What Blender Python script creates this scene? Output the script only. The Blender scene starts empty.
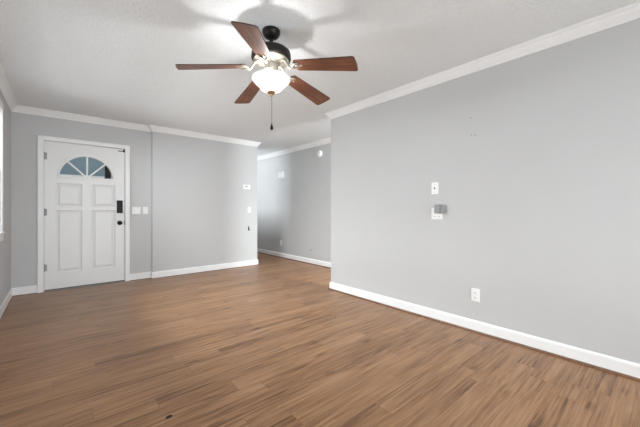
import bpy, bmesh, math, random
from mathutils import Vector, Matrix

random.seed(7)
scene = bpy.context.scene
COL = scene.collection

# ------------------------------------------------------------------ dimensions (metres)
XL, XR = -0.458, 2.87          # left wall, right wall (room faces)
YD, YP, YB = 5.51, 5.44, -2.40 # door wall, proud wall section, wall behind the camera
XP0, XP1 = 1.141, 3.018        # proud section from / to
YE = 3.109                     # free end of the right wall
XH = 3.886                     # far hall wall
YH = 8.30                      # hall end
H = 2.44
T = 0.12

# ------------------------------------------------------------------ camera
F, YHZ, YAW, CH = 304.65, 208.98, 0.7095, 1.1142
cam_d = bpy.data.cameras.new('camera')
cam = bpy.data.objects.new('camera', cam_d)
COL.objects.link(cam)
cam.location = (0, 0, CH)
cam.rotation_euler = (math.pi / 2, 0, -YAW)
cam_d.sensor_width = 36.0
cam_d.lens = F * 36.0 / 640.0
cam_d.shift_y = -(213.5 - YHZ) / 640.0
cam_d.clip_start = 0.02
scene.camera = cam

# ------------------------------------------------------------------ world, daylight, exposure
world = bpy.data.worlds.new('sky')
scene.world = world
world.use_nodes = True
bg = world.node_tree.nodes['Background']
bg.inputs['Color'].default_value = (0.95, 0.98, 1.0, 1)
bg.inputs['Strength'].default_value = 0.9


def area(name, loc, target, sx, sy, power, color=(1, 1, 1)):
    d = bpy.data.lights.new(name, 'AREA')
    d.shape = 'RECTANGLE'
    d.size, d.size_y = sx, sy
    d.energy = power
    d.color = color
    o = bpy.data.objects.new(name, d)
    COL.objects.link(o)
    o.location = loc
    o.rotation_euler = (Vector(target) - Vector(loc)).to_track_quat('-Z', 'Y').to_euler()
    return o


# overcast sky light falling in through the windows
DAY = (0.925, 0.98, 1.0)
area('daylight_left_window', (-1.45, 3.55, 2.45), (0.6, 3.75, 0.4), 2.4, 1.5, 700, DAY)
area('daylight_rear_window', (1.2, -3.9, 2.5), (1.2, -0.8, 0.7), 2.8, 1.8, 700, DAY)
# added lamps low outside, standing in for ground bounce to lift the ceiling
area('ceiling_fill_rear', (1.2, -3.6, 0.0), (1.2, -0.6, 2.0), 3.0, 2.0, 420, DAY)
area('ceiling_fill_left', (-1.7, 3.3, 0.2), (0.6, 3.5, 2.2), 2.6, 1.4, 280, DAY)
area('hall_window_light', (1.5, 7.1, 1.75), (3.9, 7.0, 1.9), 1.6, 1.3, 115, DAY)  # level lamp for the hall window's daylight, placed for the bright wall patch
area('added_hall_fill', (3.42, 0.3, 1.9), (3.6, 3.0, 1.0), 0.8, 1.2, 420, DAY)  # added fill hidden behind the right wall to brighten the hall

scene.view_settings.view_transform = 'Standard'
scene.view_settings.look = 'None'
scene.view_settings.gamma = 1
scene.view_settings.use_curve_mapping = False
scene.view_settings.exposure = -0.48


# ------------------------------------------------------------------ helpers
def lin(c):
    return tuple(((v / 255) / 12.92 if v / 255 <= 0.04045 else ((v / 255 + 0.055) / 1.055) ** 2.4) for v in c) + (1.0,)


def mat(name, rgb, rough=0.5, metal=0.0, spec=0.5, noise=0.0, nscale=8.0, bump=0.0, bscale=200.0, bdist=0.002):
    m = bpy.data.materials.new(name)
    m.use_nodes = True
    nt = m.node_tree
    b = nt.nodes['Principled BSDF']
    c = lin(rgb)
    b.inputs['Base Color'].default_value = c
    b.inputs['Roughness'].default_value = rough
    b.inputs['Metallic'].default_value = metal
    b.inputs['Specular IOR Level'].default_value = spec
    tc = nt.nodes.new('ShaderNodeTexCoord')
    n = nt.nodes.new('ShaderNodeTexNoise')
    n.inputs['Scale'].default_value = nscale
    n.inputs['Detail'].default_value = 4
    nt.links.new(tc.outputs['Object'], n.inputs['Vector'])
    r = nt.nodes.new('ShaderNodeValToRGB')
    k = 1 - noise
    r.color_ramp.elements[0].position = 0.3
    r.color_ramp.elements[1].position = 0.7
    r.color_ramp.elements[0].color = (c[0] * k, c[1] * k, c[2] * k, 1)
    r.color_ramp.elements[1].color = c
    nt.links.new(n.outputs['Fac'], r.inputs['Fac'])
    nt.links.new(r.outputs['Color'], b.inputs['Base Color'])
    if bump:
        n2 = nt.nodes.new('ShaderNodeTexNoise')
        n2.inputs['Scale'].default_value = bscale
        n2.inputs['Detail'].default_value = 3
        nt.links.new(tc.outputs['Object'], n2.inputs['Vector'])
        bp = nt.nodes.new('ShaderNodeBump')
        bp.inputs['Strength'].default_value = bump
        bp.inputs['Distance'].default_value = bdist
        nt.links.new(n2.outputs['Fac'], bp.inputs['Height'])
        nt.links.new(bp.outputs['Normal'], b.inputs['Normal'])
    return m


def link(name, me, parent=None, m=None, smooth=False):
    if m is not None:
        me.materials.clear()
        me.materials.append(m)
    o = bpy.data.objects.new(name, me)
    COL.objects.link(o)
    if parent is not None:
        o.parent = parent
    if smooth:
        for p in me.polygons:
            p.use_smooth = True
        me.set_sharp_from_angle(angle=math.radians(40))
    return o


def obj(name, bm, m, parent=None, smooth=False):
    bmesh.ops.recalc_face_normals(bm, faces=bm.faces)
    me = bpy.data.meshes.new(name)
    bm.to_mesh(me)
    bm.free()
    return link(name, me, parent, m, smooth)


def tag(o, label, cat=None, group=None, kind=None):
    o['label'] = label
    if cat:
        o['category'] = cat
    if group:
        o['group'] = group
    if kind:
        o['kind'] = kind
    return o


def empty(name, loc=(0, 0, 0), rz=0):
    o = bpy.data.objects.new(name, None)
    o.empty_display_size = 0.05
    COL.objects.link(o)
    o.location = loc
    o.rotation_euler = (0, 0, rz)
    return o


def add_box(bm, x0, x1, y0, y1, z0, z1, bev=0.0, seg=2):
    vs = [bm.verts.new(p) for p in ((x0, y0, z0), (x1, y0, z0), (x1, y1, z0), (x0, y1, z0),
                                    (x0, y0, z1), (x1, y0, z1), (x1, y1, z1), (x0, y1, z1))]
    fs = [bm.faces.new([vs[i] for i in f]) for f in ((0, 3, 2, 1), (4, 5, 6, 7), (0, 1, 5, 4), (1, 2, 6, 5), (2, 3, 7, 6), (3, 0, 4, 7))]
    if bev:
        es = list({e for f in fs for e in f.edges})
        bmesh.ops.bevel(bm, geom=es, offset=bev, segments=seg, profile=0.5, affect='EDGES')
    return vs


def box(name, m, parent, x0, x1, y0, y1, z0, z1, bev=0.0):
    bm = bmesh.new()
    add_box(bm, x0, x1, y0, y1, z0, z1, bev)
    return obj(name, bm, m, parent)


def add_lathe(bm, prof, n=40, center=(0, 0, 0), axis='z'):
    """prof: list of (r, h); r == 0 closes to a point"""
    rings = []
    for r, h in prof:
        ring = []
        for k in range(1 if r == 0 else n):
            a = 2 * math.pi * k / n
            p = (r * math.cos(a), r * math.sin(a), h)
            if axis == 'y':
                p = (p[0], -p[2], p[1])
            if axis == 'x':
                p = (p[2], p[0], p[1])
            ring.append(bm.verts.new((p[0] + center[0], p[1] + center[1], p[2] + center[2])))
        rings.append(ring)
    for a, b in zip(rings, rings[1:]):
        for k in range(n):
            k2 = (k + 1) % n
            q = [a[k % len(a)], a[k2 % len(a)], b[k2 % len(b)], b[k % len(b)]]
            u = []
            for v in q:
                if v not in u:
                    u.append(v)
            if len(u) >= 3:
                bm.faces.new(u)


def lathe(name, m, parent, prof, n=40, center=(0, 0, 0), axis='z', smooth=True):
    bm = bmesh.new()
    add_lathe(bm, prof, n, center, axis)
    return obj(name, bm, m, parent, smooth)


def add_tube(bm, pts, rad, n=10, sx=1.0):
    pts = [Vector(p) for p in pts]
    rings = []
    for i, p in enumerate(pts):
        d = (pts[min(i + 1, len(pts) - 1)] - pts[max(i - 1, 0)]).normalized()
        u = d.cross(Vector((0, 0, 1)))
        if u.length < 1e-4:
            u = Vector((1, 0, 0))
        u.normalize()
        v = d.cross(u)
        r = rad[i] if isinstance(rad, (list, tuple)) else rad
        rings.append([bm.verts.new(p + u * (r * sx * math.cos(2 * math.pi * k / n)) + v * (r * math.sin(2 * math.pi * k / n))) for k in range(n)])
    for a, b in zip(rings, rings[1:]):
        for k in range(n):
            bm.faces.new((a[k], a[(k + 1) % n], b[(k + 1) % n], b[k]))
    bm.faces.new(list(reversed(rings[0])))
    bm.faces.new(rings[-1])


def mitre(path):
    """offset directions to the left of travel for a plan polyline"""
    ds = [(Vector(b) - Vector(a)).normalized() for a, b in zip(path, path[1:])]
    ns = [Vector((-d.y, d.x)) for d in ds]
    out = [ns[0]]
    for a, b in zip(ns, ns[1:]):
        out.append((a + b) / (1 + a.dot(b)))
    out.append(ns[-1])
    return out


def run(path, names, prof, m, kind_label, cat, parents=None):
    """mouldings along a plan polyline, mitred, one object for each wall; prof = closed (offset, z)"""
    off = mitre(path)
    res = []
    for i, nm in enumerate(names):
        if nm is None:
            res.append(None)
            continue
        bm = bmesh.new()
        ends = []
        for j in (i, i + 1):
            ends.append([bm.verts.new((path[j][0] + off[j].x * o, path[j][1] + off[j].y * o, z)) for o, z in prof])
        n = len(prof)
        for k in range(n):
            bm.faces.new((ends[0][k], ends[0][(k + 1) % n], ends[1][(k + 1) % n], ends[1][k]))
        bm.faces.new(ends[0])
        bm.faces.new(list(reversed(ends[1])))
        o = obj(nm, bm, m, parents[i] if parents else None)
        if not parents:
            tag(o, kind_label[i], cat, None, 'structure')
        res.append(o)
    return res


# ------------------------------------------------------------------ materials
M = {}
M['wall'] = mat('grey_wall_paint', (203, 203, 204), 0.55, spec=0.35, noise=0.03, nscale=1.6, bump=0.08, bscale=90, bdist=0.002)
M['ceil'] = mat('popcorn_ceiling_paint', (240, 243, 245), 0.9, spec=0.1, noise=0.05, nscale=60, bump=0.9, bscale=48, bdist=0.008)
M['trim'] = mat('white_trim_paint', (246, 246, 247), 0.35, spec=0.4, noise=0.02, nscale=5)
M['door'] = mat('white_door_paint', (241, 241, 242), 0.3, spec=0.45, noise=0.03, nscale=3)
M['plastic'] = mat('white_plastic', (245, 245, 244), 0.35, noise=0.02)
M['ivory'] = mat('grey_plastic', (150, 151, 152), 0.4, noise=0.06)
M['black'] = mat('black_metal', (9, 9, 10), 0.45, spec=0.25, noise=0.1)
M['dark'] = mat('dark_bronze', (40, 36, 33), 0.42, metal=0.6, noise=0.15, nscale=30)
M['lamplit_metal'] = mat('lamplit_pale_metal', (188, 182, 170), 0.42, metal=0.6, noise=0.18, nscale=40)  # pale tone paints lamp glare on bronze fittings near the bulb
M['steel'] = mat('satin_steel', (150, 150, 148), 0.5, metal=0.9, noise=0.1)
M['chain'] = mat('dull_grey_chain', (92, 90, 88), 0.5, metal=0.4, noise=0.1)
M['brass'] = mat('aged_brass', (186, 148, 110), 0.35, metal=0.8, noise=0.1)
M['hole'] = mat('dark_slot', (38, 36, 35), 0.8, noise=0.1)
M['shoe'] = mat('brown_shoe_and_gap_shade', (128, 92, 70), 0.45, noise=0.3, nscale=20)  # also colours the drawn gap shade along the other walls
M['porch'] = mat('porch_ceiling_paint', (176, 200, 210), 0.8, noise=0.1)
M['ground'] = mat('concrete_ground', (150, 150, 145), 0.9, noise=0.2)
M['hedge'] = mat('hedge_green', (128, 142, 132), 0.9, noise=0.6, nscale=7)


def glass_mat():
    m = bpy.data.materials.new('window_glass')
    m.use_nodes = True
    nt = m.node_tree
    nt.nodes.remove(nt.nodes['Principled BSDF'])
    out = nt.nodes['Material Output']
    t = nt.nodes.new('ShaderNodeBsdfTransparent')
    t.inputs['Color'].default_value = (0.95, 0.955, 0.955, 1)
    g = nt.nodes.new('ShaderNodeBsdfGlossy')
    g.inputs['Roughness'].default_value = 0.03
    fr = nt.nodes.new('ShaderNodeFresnel')
    fr.inputs['IOR'].default_value = 1.45
    mx = nt.nodes.new('ShaderNodeMixShader')
    nt.links.new(fr.outputs['Fac'], mx.inputs['Fac'])
    nt.links.new(t.outputs[0], mx.inputs[1])
    nt.links.new(g.outputs[0], mx.inputs[2])
    nt.links.new(mx.outputs[0], out.inputs['Surface'])
    return m


def bowl_mat():
    """frosted glass of a burning lamp"""
    m = bpy.data.materials.new('frosted_lamp_glass')
    m.use_nodes = True
    nt = m.node_tree
    nt.nodes.remove(nt.nodes['Principled BSDF'])
    out = nt.nodes['Material Output']
    tc = nt.nodes.new('ShaderNodeTexCoord')
    n = nt.nodes.new('ShaderNodeTexNoise')
    n.inputs['Scale'].default_value = 14
    n.inputs['Detail'].default_value = 5
    nt.links.new(tc.outputs['Object'], n.inputs['Vector'])
    r = nt.nodes.new('ShaderNodeValToRGB')
    r.color_ramp.elements[0].position = 0.35
    r.color_ramp.elements[0].color = (0.80, 0.80, 0.82, 1)
    r.color_ramp.elements[1].position = 0.65
    r.color_ramp.elements[1].color = (1, 0.99, 0.97, 1)
    nt.links.new(n.outputs['Fac'], r.inputs['Fac'])
    em = nt.nodes.new('ShaderNodeEmission')
    em.inputs['Strength'].default_value = 1.2
    nt.links.new(r.outputs['Color'], em.inputs['Color'])
    tl = nt.nodes.new('ShaderNodeBsdfTranslucent')
    tl.inputs['Color'].default_value = (0.04, 0.04, 0.04, 1)
    tp = nt.nodes.new('ShaderNodeBsdfTransparent')
    tp.inputs['Color'].default_value = (1, 1, 1, 1)
    df = nt.nodes.new('ShaderNodeBsdfDiffuse')
    df.inputs['Color'].default_value = (0.06, 0.06, 0.06, 1)
    m1 = nt.nodes.new('ShaderNodeMixShader')
    m1.inputs['Fac'].default_value = 0.5
    nt.links.new(tl.outputs[0], m1.inputs[1])
    nt.links.new(df.outputs[0], m1.inputs[2])
    m2 = nt.nodes.new('ShaderNodeMixShader')
    m2.inputs['Fac'].default_value = 0.68
    nt.links.new(m1.outputs[0], m2.inputs[1])
    nt.links.new(tp.outputs[0], m2.inputs[2])
    ad = nt.nodes.new('ShaderNodeAddShader')
    nt.links.new(m2.outputs[0], ad.inputs[0])
    nt.links.new(em.outputs[0], ad.inputs[1])
    nt.links.new(ad.outputs[0], out.inputs['Surface'])
    return m


def floor_mat():
    m = bpy.data.materials.new('wood_plank_floor')
    m.use_nodes = True
    nt = m.node_tree
    L = nt.links.new
    N = nt.nodes.new
    b = nt.nodes['Principled BSDF']
    tc = N('ShaderNodeTexCoord')
    def math_(op, x, y=None, z=None):
        n = N('ShaderNodeMath')
        n.operation = op
        for k, v in enumerate((x, y, z)):
            if v is None:
                continue
            if isinstance(v, (int, float)):
                n.inputs[k].default_value = v
            else:
                L(v, n.inputs[k])
        return n.outputs[0]

    PW, PL = 0.125, 1.22
    sep = N('ShaderNodeSeparateXYZ')
    L(tc.outputs['Object'], sep.inputs[0])
    fy = math_('DIVIDE', sep.outputs['Y'], PW)
    row = math_('FLOOR', fy)
    w1 = N('ShaderNodeTexWhiteNoise')
    w1.noise_dimensions = '1D'
    L(row, w1.inputs['W'])
    fx = math_('MULTIPLY_ADD', w1.outputs['Value'], 9.0, math_('DIVIDE', sep.outputs['X'], PL))
    colm = math_('FLOOR', fx)
    cmb = N('ShaderNodeCombineXYZ')
    L(row, cmb.inputs[0])
    L(colm, cmb.inputs[1])
    w2 = N('ShaderNodeTexWhiteNoise')
    w2.noise_dimensions = '2D'
    L(cmb.outputs[0], w2.inputs['Vector'])
    ex = math_('MULTIPLY', math_('PINGPONG', fx, 0.5), PL)
    ey = math_('MULTIPLY', math_('PINGPONG', fy, 0.5), PW)
    seam = N('ShaderNodeMapRange')
    seam.inputs['From Min'].default_value = 0.0006
    seam.inputs['From Max'].default_value = 0.0022
    seam.inputs['To Min'].default_value = 0.45
    seam.inputs['To Max'].default_value = 0.0
    L(math_('MINIMUM', ex, ey), seam.inputs['Value'])
    # every plank takes its own piece of grain
    sc = N('ShaderNodeVectorMath')
    sc.operation = 'MULTIPLY'
    sc.inputs[1].default_value = (17, 9, 5)
    L(w2.outputs['Color'], sc.inputs[0])
    ad = N('ShaderNodeVectorMath')
    ad.operation = 'ADD'
    L(tc.outputs['Object'], ad.inputs[0])
    L(sc.outputs['Vector'], ad.inputs[1])

    def grain(sx, sy, detail, dist=0.0):
        mp = N('ShaderNodeMapping')
        mp.inputs['Scale'].default_value = (sx, sy, 1)
        L(ad.outputs['Vector'], mp.inputs['Vector'])
        n = N('ShaderNodeTexNoise')
        n.inputs['Scale'].default_value = 1
        n.inputs['Detail'].default_value = detail
        n.inputs['Roughness'].default_value = 0.6
        n.inputs['Distortion'].default_value = dist
        L(mp.outputs['Vector'], n.inputs['Vector'])
        return n

    g1 = grain(1.5, 32, 7, 1.0)
    g2 = grain(3, 90, 4)
    g3 = grain(1.2, 10, 5, 1.6)
    r = N('ShaderNodeValToRGB')
    e = r.color_ramp.elements
    e[0].position, e[0].color = 0.50, lin((86, 57, 35))
    e[1].position, e[1].color = 0.80, lin((176, 135, 99))
    k = e.new(0.57)
    k.color = lin((128, 90, 59))
    k = e.new(0.66)
    k.color = lin((152, 112, 78))
    mm = N('ShaderNodeMath')
    mm.operation = 'MULTIPLY_ADD'
    mm.inputs[1].default_value = 0.34
    L(g2.outputs['Fac'], mm.inputs[0])
    m0 = N('ShaderNodeMath')
    m0.operation = 'MULTIPLY'
    m0.inputs[1].default_value = 0.60
    L(g1.outputs['Fac'], m0.inputs[0])
    L(m0.outputs[0], mm.inputs[2])
    m3 = N('ShaderNodeMath')
    m3.operation = 'MULTIPLY_ADD'
    m3.inputs[1].default_value = 0.30
    L(g3.outputs['Fac'], m3.inputs[0])
    L(mm.outputs[0], m3.inputs[2])
    # tone from plank to plank
    m4 = N('ShaderNodeMath')
    m4.operation = 'MULTIPLY_ADD'
    m4.inputs[1].default_value = 0.08
    L(w2.outputs['Value'], m4.inputs[0])
    L(m3.outputs[0], m4.inputs[2])
    KNOT = m4.outputs[0]
    # scattered small knots, stretched along the plank
    kn_m = N('ShaderNodeMapping')
    kn_m.inputs['Scale'].default_value = (0.9, 2.6, 1)
    kn_n = N('ShaderNodeTexNoise')
    kn_n.inputs['Scale'].default_value = 9
    L(ad.outputs['Vector'], kn_n.inputs['Vector'])
    kn_v = N('ShaderNodeVectorMath')
    kn_v.operation = 'MULTIPLY_ADD'
    kn_v.inputs[1].default_value = (0.09, 0.03, 0)
    L(kn_n.outputs['Color'], kn_v.inputs[0])
    L(ad.outputs['Vector'], kn_v.inputs[2])
    L(kn_v.outputs['Vector'], kn_m.inputs['Vector'])
    vo = N('ShaderNodeTexVoronoi')
    vo.voronoi_dimensions = '2D'
    vo.inputs['Scale'].default_value = 1
    L(kn_m.outputs['Vector'], vo.inputs['Vector'])
    knot = N('ShaderNodeMapRange')
    knot.inputs['From Min'].default_value = 0.015
    knot.inputs['From Max'].default_value = 0.07
    knot.inputs['To Min'].default_value = 0.10
    knot.inputs['To Max'].default_value = 0.0
    L(vo.outputs['Distance'], knot.inputs['Value'])
    L(math_('SUBTRACT', KNOT, knot.outputs['Result']), r.inputs['Fac'])
    # seams
    mx = N('ShaderNodeMix')
    mx.data_type = 'RGBA'
    L(seam.outputs['Result'], mx.inputs['Factor'])
    L(r.outputs['Color'], mx.inputs['A'])
    mx.inputs['B'].default_value = lin((96, 68, 50))
    L(mx.outputs['Result'], b.inputs['Base Color'])
    rr = N('ShaderNodeMapRange')
    rr.inputs['To Min'].default_value = 0.30
    rr.inputs['To Max'].default_value = 0.46
    L(g1.outputs['Fac'], rr.inputs['Value'])
    L(rr.outputs['Result'], b.inputs['Roughness'])
    b.inputs['Specular IOR Level'].default_value = 0.5
    bp = N('ShaderNodeBump')
    bp.inputs['Strength'].default_value = 0.15
    bp.inputs['Distance'].default_value = 0.001
    L(g2.outputs['Fac'], bp.inputs['Height'])
    L(bp.outputs['Normal'], b.inputs['Normal'])
    return m


def blade_mat():
    m = bpy.data.materials.new('walnut_blade')
    m.use_nodes = True
    nt = m.node_tree
    L = nt.links.new
    N = nt.nodes.new
    b = nt.nodes['Principled BSDF']
    tc = N('ShaderNodeTexCoord')
    mp = N('ShaderNodeMapping')
    mp.inputs['Scale'].default_value = (4, 60, 4)
    L(tc.outputs['Object'], mp.inputs['Vector'])
    n = N('ShaderNodeTexNoise')
    n.inputs['Scale'].default_value = 1
    n.inputs['Detail'].default_value = 5
    n.inputs['Distortion'].default_value = 0.6
    L(mp.outputs['Vector'], n.inputs['Vector'])
    r = N('ShaderNodeValToRGB')
    e = r.color_ramp.elements
    e[0].position, e[0].color = 0.3, lin((78, 44, 30))
    e[1].position, e[1].color = 0.72, lin((138, 88, 64))
    L(n.outputs['Fac'], r.inputs['Fac'])
    L(r.outputs['Color'], b.inputs['Base Color'])
    b.inputs['Roughness'].default_value = 0.42
    return m


nt = M['porch'].node_tree
trl = nt.nodes.new('ShaderNodeBsdfTranslucent')
trl.inputs['Color'].default_value = (0.62, 0.74, 0.80, 1)
mxp = nt.nodes.new('ShaderNodeMixShader')
mxp.inputs['Fac'].default_value = 0.7
nt.links.new(nt.nodes['Principled BSDF'].outputs[0], mxp.inputs[1])
nt.links.new(trl.outputs[0], mxp.inputs[2])
nt.links.new(mxp.outputs[0], nt.nodes['Material Output'].inputs['Surface'])
M['glass'] = glass_mat()
M['bowl'] = bowl_mat()
M['floor'] = floor_mat()
M['blade'] = blade_mat()
M['blade_edge'] = mat('dark_blade_edge', (46, 28, 20), 0.5, noise=0.2)


# ------------------------------------------------------------------ room shell
def st(name, bm, m, label, cat):
    return tag(obj(name, bm, m), label, cat, None, 'structure')


def slab(name, m, label, cat, *boxes):
    bm = bmesh.new()
    for b in boxes:
        add_box(bm, *b)
    return st(name, bm, m, label, cat)


slab('floor', M['floor'], 'brown wood plank floor running through the empty room and hall', 'floor',
     (XL - T, XH + T, YB - T, YH + T, -0.1, 0))
slab('ceiling', M['ceil'], 'white textured ceiling over the room and hall', 'ceiling',
     (XL - T, XH + T, YB - T, YH + T, H, H + 0.1))

# door opening in the front wall
DX0, DX1, DZ = -0.155, 0.785, 2.045
slab('wall_front', M['wall'], 'light grey wall around the white entry door', 'wall',
     (XL - T, DX0, YD, YD + T, 0, H), (DX1, XP1, YD, YD + T, 0, H), (DX0, DX1, YD, YD + T, DZ, H))
slab('wall_front_furred', M['wall'], 'grey wall section standing slightly proud, right of the entry door', 'wall',
     (XP0, XP1, YP, YD, 0, H))
WL = (1.25, 4.55, 0.86, 2.14)   # left window opening: y0, y1, z0, z1
slab('wall_left', M['wall'], 'light grey wall at the left edge with a window', 'wall',
     (XL - T, XL, YB - T, WL[0], 0, H), (XL - T, XL, WL[1], YD + T, 0, H),
     (XL - T, XL, WL[0], WL[1], 0, WL[2]), (XL - T, XL, WL[0], WL[1], WL[3], H))
slab('wall_right', M['wall'], 'long bare light grey wall on the right with three wall plates', 'wall',
     (XR, XR + T, YB - T, YE, 0, H))
WB = (0.0, 2.4, 0.12, 2.14)
slab('wall_back', M['wall'], 'grey wall behind the camera with a wide window', 'wall',
     (XL - T, WB[0], YB - T, YB, 0, H), (WB[1], XR + T, YB - T, YB, 0, H),
     (WB[0], WB[1], YB - T, YB, 0, WB[2]), (WB[0], WB[1], YB - T, YB, WB[3], H))
slab('wall_hall', M['wall'], 'grey hall wall seen through the opening', 'wall',
     (XH, XH + T, 0.9, YH + T, 0, H))
WH = (6.15, 7.75, 1.05, 2.32)
slab('wall_hall_window', M['wall'], 'hall wall behind the proud section, with a window', 'wall',
     (XP1 - T, XP1, YD + T, WH[0], 0, H), (XP1 - T, XP1, WH[1], YH + T, 0, H),
     (XP1 - T, XP1, WH[0], WH[1], 0, WH[2]), (XP1 - T, XP1, WH[0], WH[1], WH[3], H))
slab('wall_hall_end', M['wall'], 'grey wall closing the far end of the hall', 'wall', (XP1, XH, YH, YH + T, 0, H))
slab('wall_hall_near', M['wall'], 'grey wall closing the near end of the hall', 'wall',
     (XR + T, 3.10, 0.9, 0.9 + T, 0, H), (3.78, XH, 0.9, 0.9 + T, 0, H), (3.10, 3.78, 0.9, 0.9 + T, 0, 0.6), (3.10, 3.78, 0.9, 0.9 + T, 2.14, H))

# crown moulding, profile (distance from wall, height), path walks with the room on its left
CROWN = [(0, H), (0, H - 0.083), (0.006, H - 0.083), (0.010, H - 0.074), (0.012, H - 0.068), (0.018, H - 0.060),
         (0.030, H - 0.046), (0.040, H - 0.028), (0.044, H - 0.020), (0.052, H - 0.018), (0.056, H - 0.010), (0.060, H - 0.008), (0.060, H)]
room_path = [(XR + T, YE), (XR, YE), (XR, YB), (XL, YB), (XL, YD), (XP0, YD), (XP0, YP), (XP1, YP), (XP1, YP + 0.1)]
# travelled with the room on the right, so reverse
room_rev = list(reversed(room_path))
names = ['trim_%d' % k for k in range(1, 9)]
run(room_rev, names, CROWN, M['trim'],
    ['short return of white crown moulding at the hall corner', 'white crown moulding on the proud grey wall section',
     'short white crown moulding return at the wall step', 'white crown moulding above the entry door',
     'white crown moulding on the left wall', 'white crown moulding on the wall behind the camera',
     'white crown moulding along the long right wall', 'short white crown moulding return at the free end of the right wall'], 'crown moulding')
hall_path = [(XH, 0.9 + T), (XH, YH)]
run(hall_path, ['trim_9'], CROWN, M['trim'], ['white crown moulding on the hall wall'], 'crown moulding')

BASE = [(0, 0.0), (0.014, 0.0), (0.014, 0.088), (0.011, 0.098), (0.006, 0.105), (0, 0.105)]
SHOE = [(0.014, 0.0), (0.030, 0.0), (0.029, 0.007), (0.025, 0.013), (0.019, 0.016), (0.014, 0.017)]
GAP_SHADE = [(0.014, 0.0), (0.021, 0.0), (0.020, 0.004), (0.017, 0.007), (0.014, 0.008)]  # dark strip drawn for the shaded gap under the baseboards


def skirting(path, names, labels, shoe):
    bs = run(path, names, BASE, M['trim'], labels, 'baseboard')
    run(path, ['shoe_and_gap_shade' if b else None for b in bs], shoe, M['shoe'], labels, None, bs)
    for b in bs:
        if b:
            for c in b.children:
                c['label'] = 'thin brown strip: wood shoe by right and hall walls, gap shade elsewhere'


skirting([(XP1, YP + 0.19), (XP1, YP), (XP0, YP), (XP0, YD), (0.835, YD)],
         ['baseboard_proud_end', 'baseboard_proud', 'baseboard_proud_step', 'baseboard_door_side'],
         ['short white baseboard around the end of the proud wall', 'white baseboard under the proud grey wall section',
          'tiny white baseboard return at the wall step', 'short white baseboard between the door casing and the wall step'], GAP_SHADE)
skirting([(-0.215, YD), (XL, YD), (XL, YB), (XR, YB)],
         ['baseboard_front', 'baseboard_left', 'baseboard_back'],
         ['short white baseboard left of the entry door', 'white baseboard along the left wall', 'white baseboard behind the camera'], GAP_SHADE)
skirting([(XR, YB), (XR, YE), (XR + T, YE)],
         ['baseboard_right', 'baseboard_right_end'],
         ['long white baseboard along the right wall', 'short white baseboard around the free end of the right wall'], SHOE)
skirting([(XH, 0.9 + T), (XH, YH)], ['baseboard_hall'], ['white baseboard along the far hall wall'], SHOE)

# porch and yard outside, seen through the fanlight
slab('ground', M['ground'], 'pale ground outside the house', 'ground', (-14, 14, YH + T, 24, -0.3, -0.15), (-14, XL - T, -14, YH + T, -0.3, -0.15),
     (XL - T, XP1 - T, YD + T, YH + T, -0.3, -0.15), (XL - T, 14, -14, YB - T, -0.3, -0.15))
slab('porch_roof', M['porch'], 'translucent pale blue grey porch roof outside the entry door', 'porch roof', (-3.5, XP1 - T - 0.4, YD + T + 0.02, 15.0, 2.42, 2.44))
hb = bmesh.new()
for i in range(46):
    a = (random.uniform(-9, 5), random.uniform(17.0, 18.6), random.uniform(0.5, 1.75))
    bmesh.ops.create_icosphere(hb, subdivisions=2, radius=random.uniform(0.5, 1.1), matrix=Matrix.Translation(a))
for v in hb.verts:
    v.co += Vector((random.uniform(-.08, .08), random.uniform(-.08, .08), random.uniform(-.08, .08)))
hd = obj('hedge', hb, M['hedge'])
tag(hd, 'blurred green hedge outside beyond the porch', 'hedge', None, 'stuff')
bm = bmesh.new()
add_box(bm, 0.99, 1.12, 10.35, 10.5, -0.15, 2.42, 0.008)
add_box(bm, 0.96, 1.15, 10.32, 10.53, -0.15, 0.02, 0.008)
add_box(bm, 0.96, 1.15, 10.32, 10.53, 2.34, 2.42, 0.008)
st('porch_post', bm, M['dark'], 'dark porch post outside the entry door', 'post')


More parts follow.
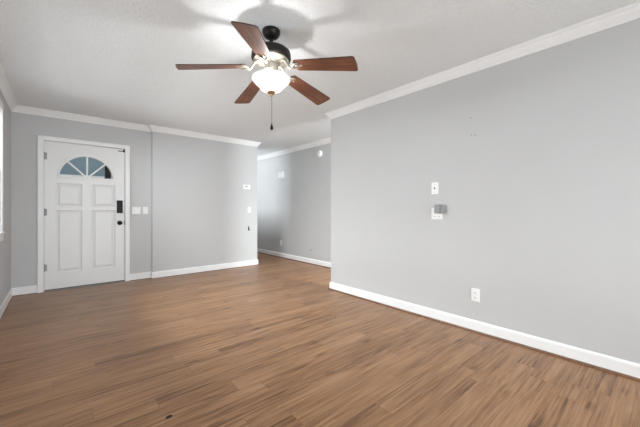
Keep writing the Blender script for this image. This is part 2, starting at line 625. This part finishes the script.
# ------------------------------------------------------------------ windows
def window(name, label, axis, face, a0, a1, z0, z1, depth_sign, cols):
    """axis 'x': wall plane x=face, window spans y a0..a1 ; depth_sign points into the room"""
    w = empty(name)
    tag(w, label, 'window', None, 'structure')

    def bx(part, m, b0, b1, c0, c1, d0, d1, bev=0.003, parent=w):
        lo, hi = sorted((face + depth_sign * d0, face + depth_sign * d1))
        if axis == 'x':
            return box(part, m, parent, lo, hi, b0, b1, c0, c1, bev)
        return box(part, m, parent, b0, b1, lo, hi, c0, c1, bev)

    cw = 0.075
    bm = bmesh.new()
    def ab(b0, b1, c0, c1, d0, d1):
        lo, hi = sorted((face + depth_sign * d0, face + depth_sign * d1))
        if axis == 'x':
            add_box(bm, lo, hi, b0, b1, c0, c1, 0.003)
        else:
            add_box(bm, b0, b1, lo, hi, c0, c1, 0.003)
    ab(a0 - cw, a0, z0 - cw, z1 + cw, 0, 0.018)
    ab(a1, a1 + cw, z0 - cw, z1 + cw, 0, 0.018)
    ab(a0, a1, z1, z1 + cw, 0, 0.018)
    ab(a0, a1, z0 - cw, z0, 0, 0.018)
    obj('casing', bm, M['trim'], w)
    bx('sill', M['trim'], a0 - 0.0, a1 + 0.0, z0, z0 + 0.02, -T, 0.035)
    step = (a1 - a0) / cols
    zm = (z0 + z1) / 2
    for i in range(cols):
        s0, s1 = a0 + i * step, a0 + (i + 1) * step
        for (c0, c1, d) in ((z0 + 0.02, zm + 0.02, -0.05), (zm - 0.02, z1, -0.085)):
            bm = bmesh.new()
            t = 0.04
            ab(s0, s0 + t, c0, c1, d, d - 0.03)
            ab(s1 - t, s1, c0, c1, d, d - 0.03)
            ab(s0 + t, s1 - t, c0, c0 + t, d, d - 0.03)
            ab(s0 + t, s1 - t, c1 - t, c1, d, d - 0.03)
            sh = obj('sash', bm, M['trim'], w)
            bx('pane', M['glass'], s0 + t, s1 - t, c0 + t, c1 - t, d - 0.012, d - 0.018, 0, sh)
    return w


window('window_1', 'white framed window in the left wall, at the left edge', 'x', XL, WL[0], WL[1], WL[2], WL[3], 1, 3)
window('window_2', 'wide white framed window behind the camera', 'y', YB, WB[0], WB[1], WB[2], WB[3], 1, 2)
window('window_3', 'white framed window in the hall behind the proud wall section', 'x', XP1, WH[0], WH[1], WH[2], WH[3], 1, 1)

window('added_window_4', 'added unseen white framed window at the near end of the hall', 'y', 0.9 + T, 3.10, 3.78, 0.6, 2.14, 1, 1)  # added out of view so fill light can enter the hall

# ------------------------------------------------------------------ entry door
door = empty('door_1', (0, 0, 0))
tag(door, 'white four panel entry door with a fanlight and black hardware', 'door', None, 'structure')
SX0, SX1, SZ0, SZ1 = -0.143, 0.773, 0.022, 2.033
SY0, SY1 = YD + 0.012, YD + 0.056
PAN = [(-0.028, 0.258, 1.145, 1.470), (0.367, 0.653, 1.145, 1.470), (-0.028, 0.258, 0.237, 1.095), (0.367, 0.653, 0.237, 1.095)]
FX, FZ, FR = 0.3145, 1.560, 0.308


def curve_plate(name, loops, y0, y1, m, parent, bev=0.0):
    cu = bpy.data.curves.new(name, 'CURVE')
    cu.dimensions = '2D'
    cu.fill_mode = 'BOTH'
    cu.extrude = (y1 - y0) / 2
    cu.bevel_depth = bev
    for lp in loops:
        s = cu.splines.new('POLY')
        s.points.add(len(lp) - 1)
        for p, (x, z) in zip(s.points, lp):
            p.co = (x, z, 0, 1)
        s.use_cyclic_u = True
    tmp = bpy.data.objects.new('tmp', cu)
    COL.objects.link(tmp)
    dg = bpy.context.evaluated_depsgraph_get()
    me = bpy.data.meshes.new_from_object(tmp.evaluated_get(dg))
    bpy.data.objects.remove(tmp)
    bpy.data.curves.remove(cu)
    me.transform(Matrix.Translation((0, (y0 + y1) / 2, 0)) @ Matrix.Rotation(math.pi / 2, 4, 'X'))
    me.name = name
    return link(name, me, parent, m)


def rect(x0, x1, z0, z1):
    return [(x0, z0), (x1, z0), (x1, z1), (x0, z1)]


def half(cx, cz, r, n=40):
    return [(cx + r * math.cos(math.pi * k / n), cz + r * math.sin(math.pi * k / n)) for k in range(n + 1)]


slab_o = curve_plate('door_slab', [rect(SX0, SX1, SZ0, SZ1), half(FX, FZ, FR)] + [rect(*p) for p in PAN], SY0, SY1, M['door'], door)
for (x0, x1, z0, z1) in PAN:
    bm = bmesh.new()
    # sloping moulding, sunk field with a raised centre
    steps = [(0.0, 0.0), (0.004, 0.007), (0.016, 0.013), (0.024, 0.013), (0.045, 0.004), (0.050, 0.003)]
    prev = None
    for ins, dy in steps:
        ring = [bm.verts.new((x, SY0 + dy, z)) for x, z in rect(x0 + ins, x1 - ins, z0 + ins, z1 - ins)]
        if prev:
            for k in range(4):
                bm.faces.new((prev[k], prev[(k + 1) % 4], ring[(k + 1) % 4], ring[k]))
        else:
            first = ring
        prev = ring
    bm.faces.new(prev)
    back = [bm.verts.new((x, SY1 - 0.004, z)) for x, z in rect(x0, x1, z0, z1)]
    for k in range(4):
        bm.faces.new((first[k], first[(k + 1) % 4], back[(k + 1) % 4], back[k]))
    bm.faces.new(back)
    obj('panel', bm, M['door'], door)
# fanlight: half-round rim, hub and three glazing bars, four panes
bm = bmesh.new()
n = 40
rim = []
for rr, yy in ((FR + 0.022, SY0), (FR + 0.018, SY0 - 0.010), (FR, SY0 - 0.010), (FR - 0.006, SY0 - 0.002), (FR - 0.006, SY1)):
    rim.append([bm.verts.new((FX + rr * math.cos(math.pi * k / n), yy, FZ + rr * math.sin(math.pi * k / n))) for k in range(n + 1)])
for a, b in zip(rim, rim[1:]):
    for k in range(n):
        bm.faces.new((a[k], a[k + 1], b[k + 1], b[k]))
add_box(bm, FX - FR - 0.022, FX + FR + 0.022, SY0 - 0.010, SY0 + 0.012, FZ - 0.022, FZ + 0.006, 0.003)
obj('fanlight_rim', bm, M['door'], door)
bm = bmesh.new()
for a in (45, 90, 135):
    a = math.radians(a)
    vs = add_box(bm, 0.03, FR, SY0 - 0.006, SY0 + 0.014, -0.011, 0.011)
    bmesh.ops.rotate(bm, verts=vs, cent=(0, 0, 0), matrix=Matrix.Rotation(-a, 3, 'Y'))
    bmesh.ops.translate(bm, verts=vs, vec=(FX, 0, FZ))
hub = half(FX, FZ, 0.045, 14)
f0 = [bm.verts.new((x, SY0 - 0.008, z)) for x, z in hub]
f1 = [bm.verts.new((x, SY0 + 0.014, z)) for x, z in hub]
bm.faces.new(f0)
bm.faces.new(list(reversed(f1)))
for k in range(len(hub)):
    bm.faces.new((f0[k], f0[(k + 1) % len(hub)], f1[(k + 1) % len(hub)], f1[k]))
obj('glazing_bars', bm, M['door'], door)
for q in range(4):
    a0, a1 = math.radians(45 * q), math.radians(45 * (q + 1))
    bm = bmesh.new()
    arc = [(FX + FR * math.cos(a0 + (a1 - a0) * k / 12), FZ + FR * math.sin(a0 + (a1 - a0) * k / 12)) for k in range(13)]
    lp = [(FX, FZ)] + arc
    f0 = [bm.verts.new((x, SY0 + 0.018, z)) for x, z in lp]
    f1 = [bm.verts.new((x, SY0 + 0.022, z)) for x, z in lp]
    bm.faces.new(f0)
    bm.faces.new(list(reversed(f1)))
    for k in range(len(lp)):
        bm.faces.new((f0[k], f0[(k + 1) % len(lp)], f1[(k + 1) % len(lp)], f1[k]))
    obj('pane', bm, M['glass'], door)
# casing and jamb
bm = bmesh.new()
CX0, CX1, CZ = -0.211, 0.838, 2.092
for (a, b, c, d) in ((CX0, DX0 + 0.008, 0, CZ), (DX1 - 0.008, CX1, 0, CZ), (DX0 + 0.008, DX1 - 0.008, DZ - 0.008, CZ)):
    add_box(bm, a, b, YD - 0.018, YD, c, d, 0.004)
for (a, b, c, d) in ((CX0, CX0 + 0.014, 0, CZ), (CX1 - 0.014, CX1, 0, CZ), (CX0, CX1, CZ - 0.014, CZ)):
    add_box(bm, a, b, YD - 0.023, YD - 0.001, c, d, 0.003)
for (a, b, c, d) in ((DX0, DX0 + 0.008, 0, DZ), (DX1 - 0.008, DX1, 0, DZ), (DX0, DX1, DZ - 0.008, DZ)):
    add_box(bm, a, b, YD, YD + T, c, d)
# stop behind the slab
for (a, b, c, d) in ((DX0, DX0 + 0.03, 0, DZ), (DX1 - 0.03, DX1, 0, DZ), (DX0, DX1, DZ - 0.03, DZ)):
    add_box(bm, a, b, SY1 + 0.002, YD + T, c, d)
obj('door_frame', bm, M['trim'], door)
bm = bmesh.new()
add_box(bm, DX0 + 0.008, DX1 - 0.008, YD - 0.012, YD + T, 0.0, 0.012, 0.003)
tag(obj('threshold', bm, M['steel'], door), 'satin metal threshold under the door')
box('weather_strip', M['hole'], door, SX0, SX1, YD + 0.018, YD + 0.05, 0.0125, SZ0)
for z in (1.83, 1.07, 0.32):
    bm = bmesh.new()
    add_box(bm, SX0 - 0.010, SX0 + 0.026, SY0 - 0.004, SY0 + 0.002, z - 0.045, z + 0.045, 0.001)
    add_lathe(bm, [(0, -0.052), (0.007, -0.05), (0.007, 0.05), (0, 0.052)], 12, (SX0 - 0.003, SY0 - 0.008, z))
    obj('hinge', bm, M['steel'], door)
# black hardware
kp = empty('keypad_lock')
kp.parent = door
bm = bmesh.new()
add_box(bm, 0.672, 0.748, SY0 - 0.026, SY0, 1.052, 1.245, 0.008, 3)
bd = obj('lock_body', bm, M['black'], kp)
tag(kp, 'black electronic keypad deadbolt')
bm = bmesh.new()
for i in range(3):
    for j in range(4):
        add_box(bm, 0.686 + i * 0.018, 0.698 + i * 0.018, SY0 - 0.0285, SY0 - 0.024, 1.13 + j * 0.022, 1.145 + j * 0.022, 0.002)
obj('keypad_buttons', bm, M['hole'], kp)
kn = lathe('door_knob', M['black'], door, [(0, 0), (0.033, 0), (0.033, 0.006), (0.026, 0.010), (0.012, 0.014), (0.012, 0.034),
                                          (0.020, 0.040), (0.028, 0.050), (0.029, 0.058), (0.024, 0.068), (0.012, 0.073), (0, 0.074)], 28, (0.710, SY0, 0.902), 'y')
tag(kn, 'round black door knob')
bm = bmesh.new()
add_box(bm, SX1 - 0.004, SX1 + 0.018, SY0 - 0.006, SY0 + 0.002, 0.868, 0.936, 0.002)
tag(obj('strike_plate', bm, M['black'], door), 'small black strike plate at the jamb')
bm = bmesh.new()
add_box(bm, 0.690, 0.776, SY0 - 0.012, SY0, 1.992, 2.004, 0.002)
add_box(bm, 0.756, 0.776, SY0 - 0.014, SY0, 1.985, 2.030, 0.003)
tag(obj('latch_bracket', bm, M['black'], door), 'small black bracket at the top corner')


# ------------------------------------------------------------------ wall plates and small fittings
def on_wall(o, wall, u, z):
    """builders work in a local frame: x along the wall to the viewer's right, -y out of the wall"""
    if wall in ('front', 'proud'):
        o.location = (u, YD if wall == 'front' else YP, z)
    else:
        o.location = (XR if wall == 'right' else XH, u, z)
        o.rotation_euler = (0, 0, -math.pi / 2)
    return o


def plate(name, w, h):
    t = empty(name)
    box('cover_plate', M['plastic'], t, -w / 2, w / 2, -0.007, 0, -h / 2, h / 2, 0.003)
    return t


def switch(t, x, rocker):
    if rocker:
        box('rocker', M['plastic'], t, x - 0.016, x + 0.016, -0.012, -0.006, -0.033, 0.033, 0.002)
    else:
        bm = bmesh.new()
        add_box(bm, x - 0.005, x + 0.005, -0.020, -0.006, -0.004, 0.018, 0.002)
        add_box(bm, x - 0.007, x + 0.007, -0.008, -0.006, -0.014, 0.014, 0.0005)
        obj('toggle', bm, M['plastic'], t)
    for z in (-0.046, 0.046):
        lathe('screw', M['steel'], t, [(0, 0.0085), (0.003, 0.008), (0.0035, 0.007)], 10, (x, 0, z), 'y')


s1 = on_wall(plate('light_switch', 0.116, 0.114), 'front', 0.928, 1.090)
switch(s1, -0.023, False)
switch(s1, 0.023, False)
tag(s1, 'white double light switch plate right beside the entry door casing', 'light switch')
s2 = on_wall(plate('light_switch', 0.072, 0.114), 'front', 1.055, 1.090)
switch(s2, 0, True)
tag(s2, 'white single light switch plate next to the wall step', 'light switch')
s3 = on_wall(plate('light_switch', 0.068, 0.112), 'proud', 2.842, 1.098)
switch(s3, 0, False)
tag(s3, 'narrow white light switch below the thermostat on the proud wall', 'light switch')


def outlet_face(t, z):
    bm = bmesh.new()
    pr = [(0.017 * math.cos(a), 0.0145 * math.sin(a)) for a in [2 * math.pi * k / 24 for k in range(24)]]
    pr = [(max(-0.0165, min(0.0165, x * 1.15)), max(-0.0125, min(0.0125, zz * 1.1))) for x, zz in pr]
    f0 = [bm.verts.new((x, -0.0095, z + q)) for x, q in pr]
    f1 = [bm.verts.new((x, -0.006, z + q)) for x, q in pr]
    bm.faces.new(f0)
    for k in range(24):
        bm.faces.new((f0[k], f0[(k + 1) % 24], f1[(k + 1) % 24], f1[k]))
    fc = obj('receptacle', bm, M['plastic'], t)
    bm = bmesh.new()
    add_box(bm, -0.0075, -0.0050, -0.0100, -0.0085, z - 0.001, z + 0.008)
    add_box(bm, 0.0050, 0.0075, -0.0100, -0.0085, z - 0.001, z + 0.008)
    add_lathe(bm, [(0, 0.0100), (0.0028, 0.0100), (0.0028, 0.0085)], 12, (0, 0, z - 0.007), 'y')
    obj('slots', bm, M['hole'], fc)


def outlet(wall, u, z, label, group=None):
    t = on_wall(plate('wall_outlet', 0.075, 0.118), wall, u, z)
    outlet_face(t, 0.022)
    outlet_face(t, -0.022)
    lathe('screw', M['steel'], t, [(0, 0.0085), (0.003, 0.008), (0.0035, 0.007)], 10, (0, 0, 0), 'y')
    return tag(t, label, 'outlet')


outlet('right', 1.176, 0.335, 'white electrical outlet low on the long right wall')
outlet('hall', 5.90, 0.335, 'small white electrical outlet low on the hall wall')
# cable jack plate
cj = on_wall(plate('cable_jack', 0.072, 0.118), 'right', 1.568, 1.322)
lathe('jack', M['hole'], cj, [(0, 0.016), (0.0035, 0.016), (0.0035, 0.012), (0.008, 0.011), (0.008, 0.006)], 14, (0, 0, 0), 'y')
for z in (-0.042, 0.042):
    lathe('screw', M['steel'], cj, [(0, 0.0085), (0.003, 0.008), (0.0035, 0.007)], 10, (0, 0, z), 'y')
tag(cj, 'upper white cable jack plate on the right wall', 'wall plate')
# lower plate with grey adapter plugged into it
ap = on_wall(plate('power_plate', 0.116, 0.114), 'right', 1.547, 1.068)
for x in (-0.023, 0.023):
    bm = bmesh.new()
    for z in (-0.030,):
        add_box(bm, x - 0.009, x - 0.006, -0.0085, -0.006, z - 0.004, z + 0.005)
        add_box(bm, x + 0.006, x + 0.009, -0.0085, -0.006, z - 0.004, z + 0.005)
    obj('slots', bm, M['hole'], ap)
tag(ap, 'white double outlet plate behind the grey adapter on the right wall', 'wall plate')
pa = on_wall(empty('power_adapter'), 'right', 1.506, 1.114)
box('adapter_body', M['ivory'], pa, -0.046, 0.022, -0.050, -0.0072, -0.042, 0.045, 0.006)
box('hinged_cover', M['ivory'], pa, 0.030, 0.046, -0.062, -0.0072, -0.038, 0.042, 0.004)
tag(box('cover_strip', M['plastic'], pa, 0.020, 0.032, -0.040, -0.0072, -0.030, 0.030, 0.002), 'white plastic strip')
tag(pa, 'grey plastic adapter plugged into the lower plate on the right wall', 'adapter')

# thermostat on the proud wall
th = on_wall(empty('thermostat'), 'proud', 2.783, 1.540)
box('back_plate', M['plastic'], th, -0.074, 0.074, -0.006, 0, -0.046, 0.046, 0.003)
box('housing', M['plastic'], th, -0.068, 0.068, -0.028, -0.006, -0.041, 0.041, 0.006)
tag(box('screen', M['ivory'], th, -0.040, 0.008, -0.0295, -0.027, -0.002, 0.022, 0.001), 'small grey screen')
for z in (-0.004, 0.016):
    box('button', M['plastic'], th, 0.034, 0.052, -0.031, -0.027, z, z + 0.012, 0.002)
tag(th, 'white wall thermostat at the free end of the proud wall', 'thermostat')
# small dark hook below the switch
hk = on_wall(empty('wall_hook'), 'proud', 2.826, 0.735)
box('hook_plate', M['black'], hk, -0.010, 0.010, -0.004, 0, -0.040, 0.040, 0.003)
bm = bmesh.new()
add_tube(bm, [(0, -0.004, 0.01), (0, -0.022, -0.004), (0, -0.034, -0.022), (0, -0.032, -0.036), (0, -0.022, -0.042)], [0.006, 0.006, 0.006, 0.006, 0.005], 8)
obj('hook', bm, M['black'], hk, True)
tag(hk, 'small black hook low on the proud wall, below the switch', 'hook')
# hall fittings
dc = on_wall(empty('door_chime'), 'hall', 5.86, 1.890)
box('back_plate', M['plastic'], dc, -0.10, 0.10, -0.012, 0, -0.078, 0.078, 0.004)
box('chime_cover', M['plastic'], dc, -0.092, 0.092, -0.055, -0.012, -0.072, 0.072, 0.012)
bm = bmesh.new()
for k in range(6):
    add_box(bm, -0.06, 0.06, -0.0565, -0.054, -0.045 + k * 0.016, -0.040 + k * 0.016)
obj('grille_slots', bm, M['plastic'], dc)
tag(dc, 'white door chime box high on the hall wall', 'door chime')
sd = on_wall(empty('smoke_detector'), 'hall', 4.525, 2.196)
lathe('base_ring', M['plastic'], sd, [(0, 0), (0.068, 0), (0.068, 0.010), (0.060, 0.014)], 36, (0, 0, 0), 'y')
lathe('detector_cover', M['plastic'], sd, [(0.060, 0.010), (0.058, 0.028), (0.048, 0.038), (0.030, 0.042), (0, 0.043)], 36, (0, 0, 0), 'y')
lathe('test_button', M['ivory'], sd, [(0.010, 0.042), (0.010, 0.045), (0, 0.046)], 16, (0.018, 0, 0.012), 'y')
tag(sd, 'round white smoke detector under the crown moulding of the hall wall', 'smoke detector')
nb = on_wall(empty('cable_stub'), 'hall', 4.806, 0.285)
lathe('bushing', M['ivory'], nb, [(0, 0.004), (0.012, 0.004), (0.014, 0)], 16, (0, 0, 0), 'y')
bm = bmesh.new()
add_tube(bm, [(0, -0.002, 0), (0, -0.020, -0.002), (0.002, -0.034, -0.012)], 0.005, 8)
obj('cable_end', bm, M['hole'], nb, True)
tag(nb, 'tiny dark cable stub low on the hall wall', 'cable')
# old fixing screws left in the right wall
for (y, z, lb) in ((1.217, 1.948, 'tiny dark screw left in the right wall, highest of the three'),
                   (1.215, 1.792, 'tiny dark screw in the right wall, lower left of the three'),
                   (1.178, 1.785, 'tiny dark screw in the right wall, lower right of the three')):
    sc = on_wall(empty('wall_screw'), 'right', y, z)
    lathe('screw_head', M['ivory'], sc, [(0, 0.006), (0.004, 0.005), (0.006, 0.002), (0.006, 0)], 12, (0, 0, 0), 'y')
    tag(sc, lb, 'screw')
# dark chip lying on the floor in the foreground
bm = bmesh.new()
pts = [(0.019, 0.0), (0.012, 0.008), (0.0, 0.010), (-0.013, 0.007), (-0.018, -0.002), (-0.009, -0.009), (0.006, -0.010), (0.015, -0.006)]
b0 = [bm.verts.new((x, y, 0)) for x, y in pts]
b1 = [bm.verts.new((x * 0.8, y * 0.8, 0.004)) for x, y in pts]
bm.faces.new(b0)
bm.faces.new(b1)
for k in range(8):
    bm.faces.new((b0[k], b0[(k + 1) % 8], b1[(k + 1) % 8], b1[k]))
ch = obj('wood_chip', bm, M['hole'])
ch.location = (0.449, 1.765, 0.0005)
tag(ch, 'small dark chip lying on the plank floor in the foreground', 'chip')

# ------------------------------------------------------------------ ceiling fan
FC = (1.201, 1.955)
fan = empty('ceiling_fan', (FC[0], FC[1], H))
tag(fan, 'five blade ceiling fan with dark walnut blades and a lit glass bowl', 'ceiling fan')


def fz(z):
    return z - H


lathe('canopy', M['dark'], fan, [(0, 0), (0.064, 0), (0.066, -0.006), (0.066, -0.018), (0.060, -0.036), (0.048, -0.050), (0.030, -0.060), (0.022, -0.062), (0, -0.062)], 40)
lathe('downrod', M['dark'], fan, [(0.0, -0.060), (0.013, -0.060), (0.013, -0.108), (0.024, -0.110), (0.026, -0.128), (0, -0.128)], 24)
mh = lathe('motor_housing', M['dark'], fan, [(0, fz(2.312)), (0.028, fz(2.312)), (0.060, fz(2.309)), (0.100, fz(2.301)), (0.126, fz(2.291)), (0.139, fz(2.279)),
                                             (0.144, fz(2.264)), (0.144, fz(2.226)), (0.141, fz(2.220)), (0.132, fz(2.218)), (0, fz(2.218))], 56)
lathe('trim_band', M['dark'], mh, [(0.1442, fz(2.240)), (0.1458, fz(2.237)), (0.1458, fz(2.230)), (0.1442, fz(2.227))], 56)
tag(lathe('bottom_plate', M['lamplit_metal'], fan, [(0, fz(2.2182)), (0.128, fz(2.2182)), (0.130, fz(2.214)), (0.120, fz(2.209)), (0.085, fz(2.205)), (0.070, fz(2.200)), (0.066, fz(2.190)), (0, fz(2.190))], 56),
    'metal plate under the motor, coloured pale as lamp glare')
lathe('switch_housing', M['lamplit_metal'], fan, [(0, fz(2.190)), (0.050, fz(2.190)), (0.050, fz(2.150)), (0.046, fz(2.142)), (0.036, fz(2.134)), (0.030, fz(2.11)), (0.014, fz(2.10)), (0, fz(2.10))], 36)

DROOP = math.radians(8.0)
PITCH = math.radians(12.0)
ROOT_R, TIP_R, ROOT_Z = 0.185, 0.650, 2.152


def blade_mesh():
    bm = bmesh.new()
    x0, x1 = 0.0, TIP_R - ROOT_R
    w0, w1 = 0.056, 0.075
    out = []
    # rounded root, rounded tip corners
    for k in range(9):
        a = math.pi / 2 + math.pi * k / 8
        out.append((x0 + 0.024 + 0.024 * math.cos(a), (w0) * math.sin(a)))
    rc = 0.018
    for k in range(6):
        a = -math.pi / 2 + (math.pi / 2) * k / 5
        out.append((x1 - rc + rc * math.cos(a), -w1 + rc + rc * math.sin(a)))
    out.append((x1 + 0.004, 0))
    for k in range(6):
        a = (math.pi / 2) * k / 5
        out.append((x1 - rc + rc * math.cos(a), w1 - rc + rc * math.sin(a)))
    lo = [bm.verts.new((x, y, -0.003)) for x, y in out]
    hi = [bm.verts.new((x, y, 0.003)) for x, y in out]
    bm.faces.new(list(reversed(lo)))
    bm.faces.new(hi)
    side = []
    for k in range(len(out)):
        side.append(bm.faces.new((lo[k], lo[(k + 1) % len(out)], hi[(k + 1) % len(out)], hi[k])))
    for f in side:
        f.material_index = 1
    me = bpy.data.meshes.new('fan_blade')
    bmesh.ops.recalc_face_normals(bm, faces=bm.faces)
    bm.to_mesh(me)
    bm.free()
    me.materials.append(M['blade'])
    me.materials.append(M['blade_edge'])
    return me


def iron_mesh():
    """curved bracket from the motor down to a three-lobed foot under the blade root (local x outwards)"""
    bm = bmesh.new()
    z0 = 2.200 - ROOT_Z
    add_tube(bm, [(0.070 - ROOT_R, 0, z0 + 0.004), (0.105 - ROOT_R, 0, z0 + 0.002), (0.122 - ROOT_R, 0, z0 - 0.012), (0.136 - ROOT_R, 0, z0 - 0.036),
                  (0.155 - ROOT_R, 0, -0.018), (0.175 - ROOT_R, 0, -0.012), (0.20 - ROOT_R, 0, -0.009)],
             [0.011, 0.010, 0.0095, 0.0095, 0.0095, 0.009, 0.008], 10, 1.4)
    for sy in (-1, 1):
        add_tube(bm, [(-0.02, 0, -0.010), (0.0, sy * 0.018, -0.008), (0.022, sy * 0.034, -0.007), (0.046, sy * 0.030, -0.006)], [0.008, 0.0085, 0.008, 0.005], 8, 1.3)
    add_tube(bm, [(0.0, 0, -0.008), (0.03, 0, -0.007), (0.068, 0, -0.006)], [0.008, 0.009, 0.005], 8, 1.4)
    for (x, y) in ((0.022, 0.034), (0.022, -0.034), (0.058, 0)):
        add_lathe(bm, [(0, -0.016), (0.006, -0.015), (0.008, -0.011), (0.008, -0.003), (0, -0.003)], 10, (x, y, 0))
    me = bpy.data.meshes.new('blade_iron')
    bmesh.ops.recalc_face_normals(bm, faces=bm.faces)
    bm.to_mesh(me)
    bm.free()
    me.materials.append(M['lamplit_metal'])
    for p in me.polygons:
        p.use_smooth = True
    return me


bme, ime = blade_mesh(), iron_mesh()
for k in range(5):
    a = math.radians(11.05 + 72 * k - (1.6 if k == 3 else 0))
    base = Matrix.Rotation(a, 4, 'Z') @ Matrix.Translation((ROOT_R, 0, fz(ROOT_Z)))
    ir = link('blade_iron', ime, fan)
    ir.matrix_local = base
    bl = link('fan_blade', bme, fan)
    # CCW edge low, droop towards the tip
    bl.matrix_local = base @ Matrix.Rotation(DROOP - (math.radians(1.6) if k == 3 else 0), 4, 'Y') @ Matrix.Rotation(-PITCH, 4, 'X')

# frosted bowl, open at the top
BOWL = [(0.146, 2.088), (0.1475, 2.081), (0.1465, 2.073), (0.141, 2.064), (0.127, 2.048), (0.110, 2.034), (0.097, 2.022), (0.088, 2.010), (0.076, 1.999), (0.056, 1.990), (0.030, 1.985), (0.0, 1.984)]
bw = lathe('glass_bowl', M['bowl'], fan, [(r * 0.95, fz(z)) for r, z in BOWL], 56)
tag(bw, 'lit white frosted glass bowl')
lathe('center_stem', M['steel'], fan, [(0.006, fz(2.105)), (0.006, fz(1.985))], 10)
tag(lathe('finial', M['brass'], fan, [(0, fz(1.986)), (0.030, fz(1.985)), (0.031, fz(1.979)), (0.022, fz(1.970)), (0.012, fz(1.964)), (0.010, fz(1.956)), (0.006, fz(1.950)), (0, fz(1.948))], 28),
    'brass finial under the bowl')
pc = empty('pull_chain')
pc.parent = fan
bm = bmesh.new()
z = 1.949
cx = 0.004
k = 0
while z > 1.750:
    bmesh.ops.create_icosphere(bm, subdivisions=1, radius=0.0024, matrix=Matrix.Translation((cx, 0, fz(z))))
    z -= 0.0052
add_tube(bm, [(cx, 0, fz(1.952)), (cx, 0, fz(1.748))], 0.0011, 6)
obj('bead_chain', bm, M['chain'], pc, True)
tag(lathe('chain_fob', M['black'], pc, [(0, fz(1.752)), (0.004, fz(1.750)), (0.005, fz(1.740)), (0.010, fz(1.728)), (0.0115, fz(1.716)), (0.009, fz(1.704)), (0, fz(1.700))], 16, (cx, 0, 0)),
    'black bell shaped chain pull')

# the burning bulb inside the bowl (its own light)
bulb = bpy.data.lights.new('bulb_light', 'POINT')
bulb.energy = 13
bulb.color = (1.0, 0.99, 0.98)
bulb.shadow_soft_size = 0.02
bo = bpy.data.objects.new('bulb_light', bulb)
COL.objects.link(bo)
bo.parent = fan
bo.location = (-0.020, 0.018, fz(2.012))
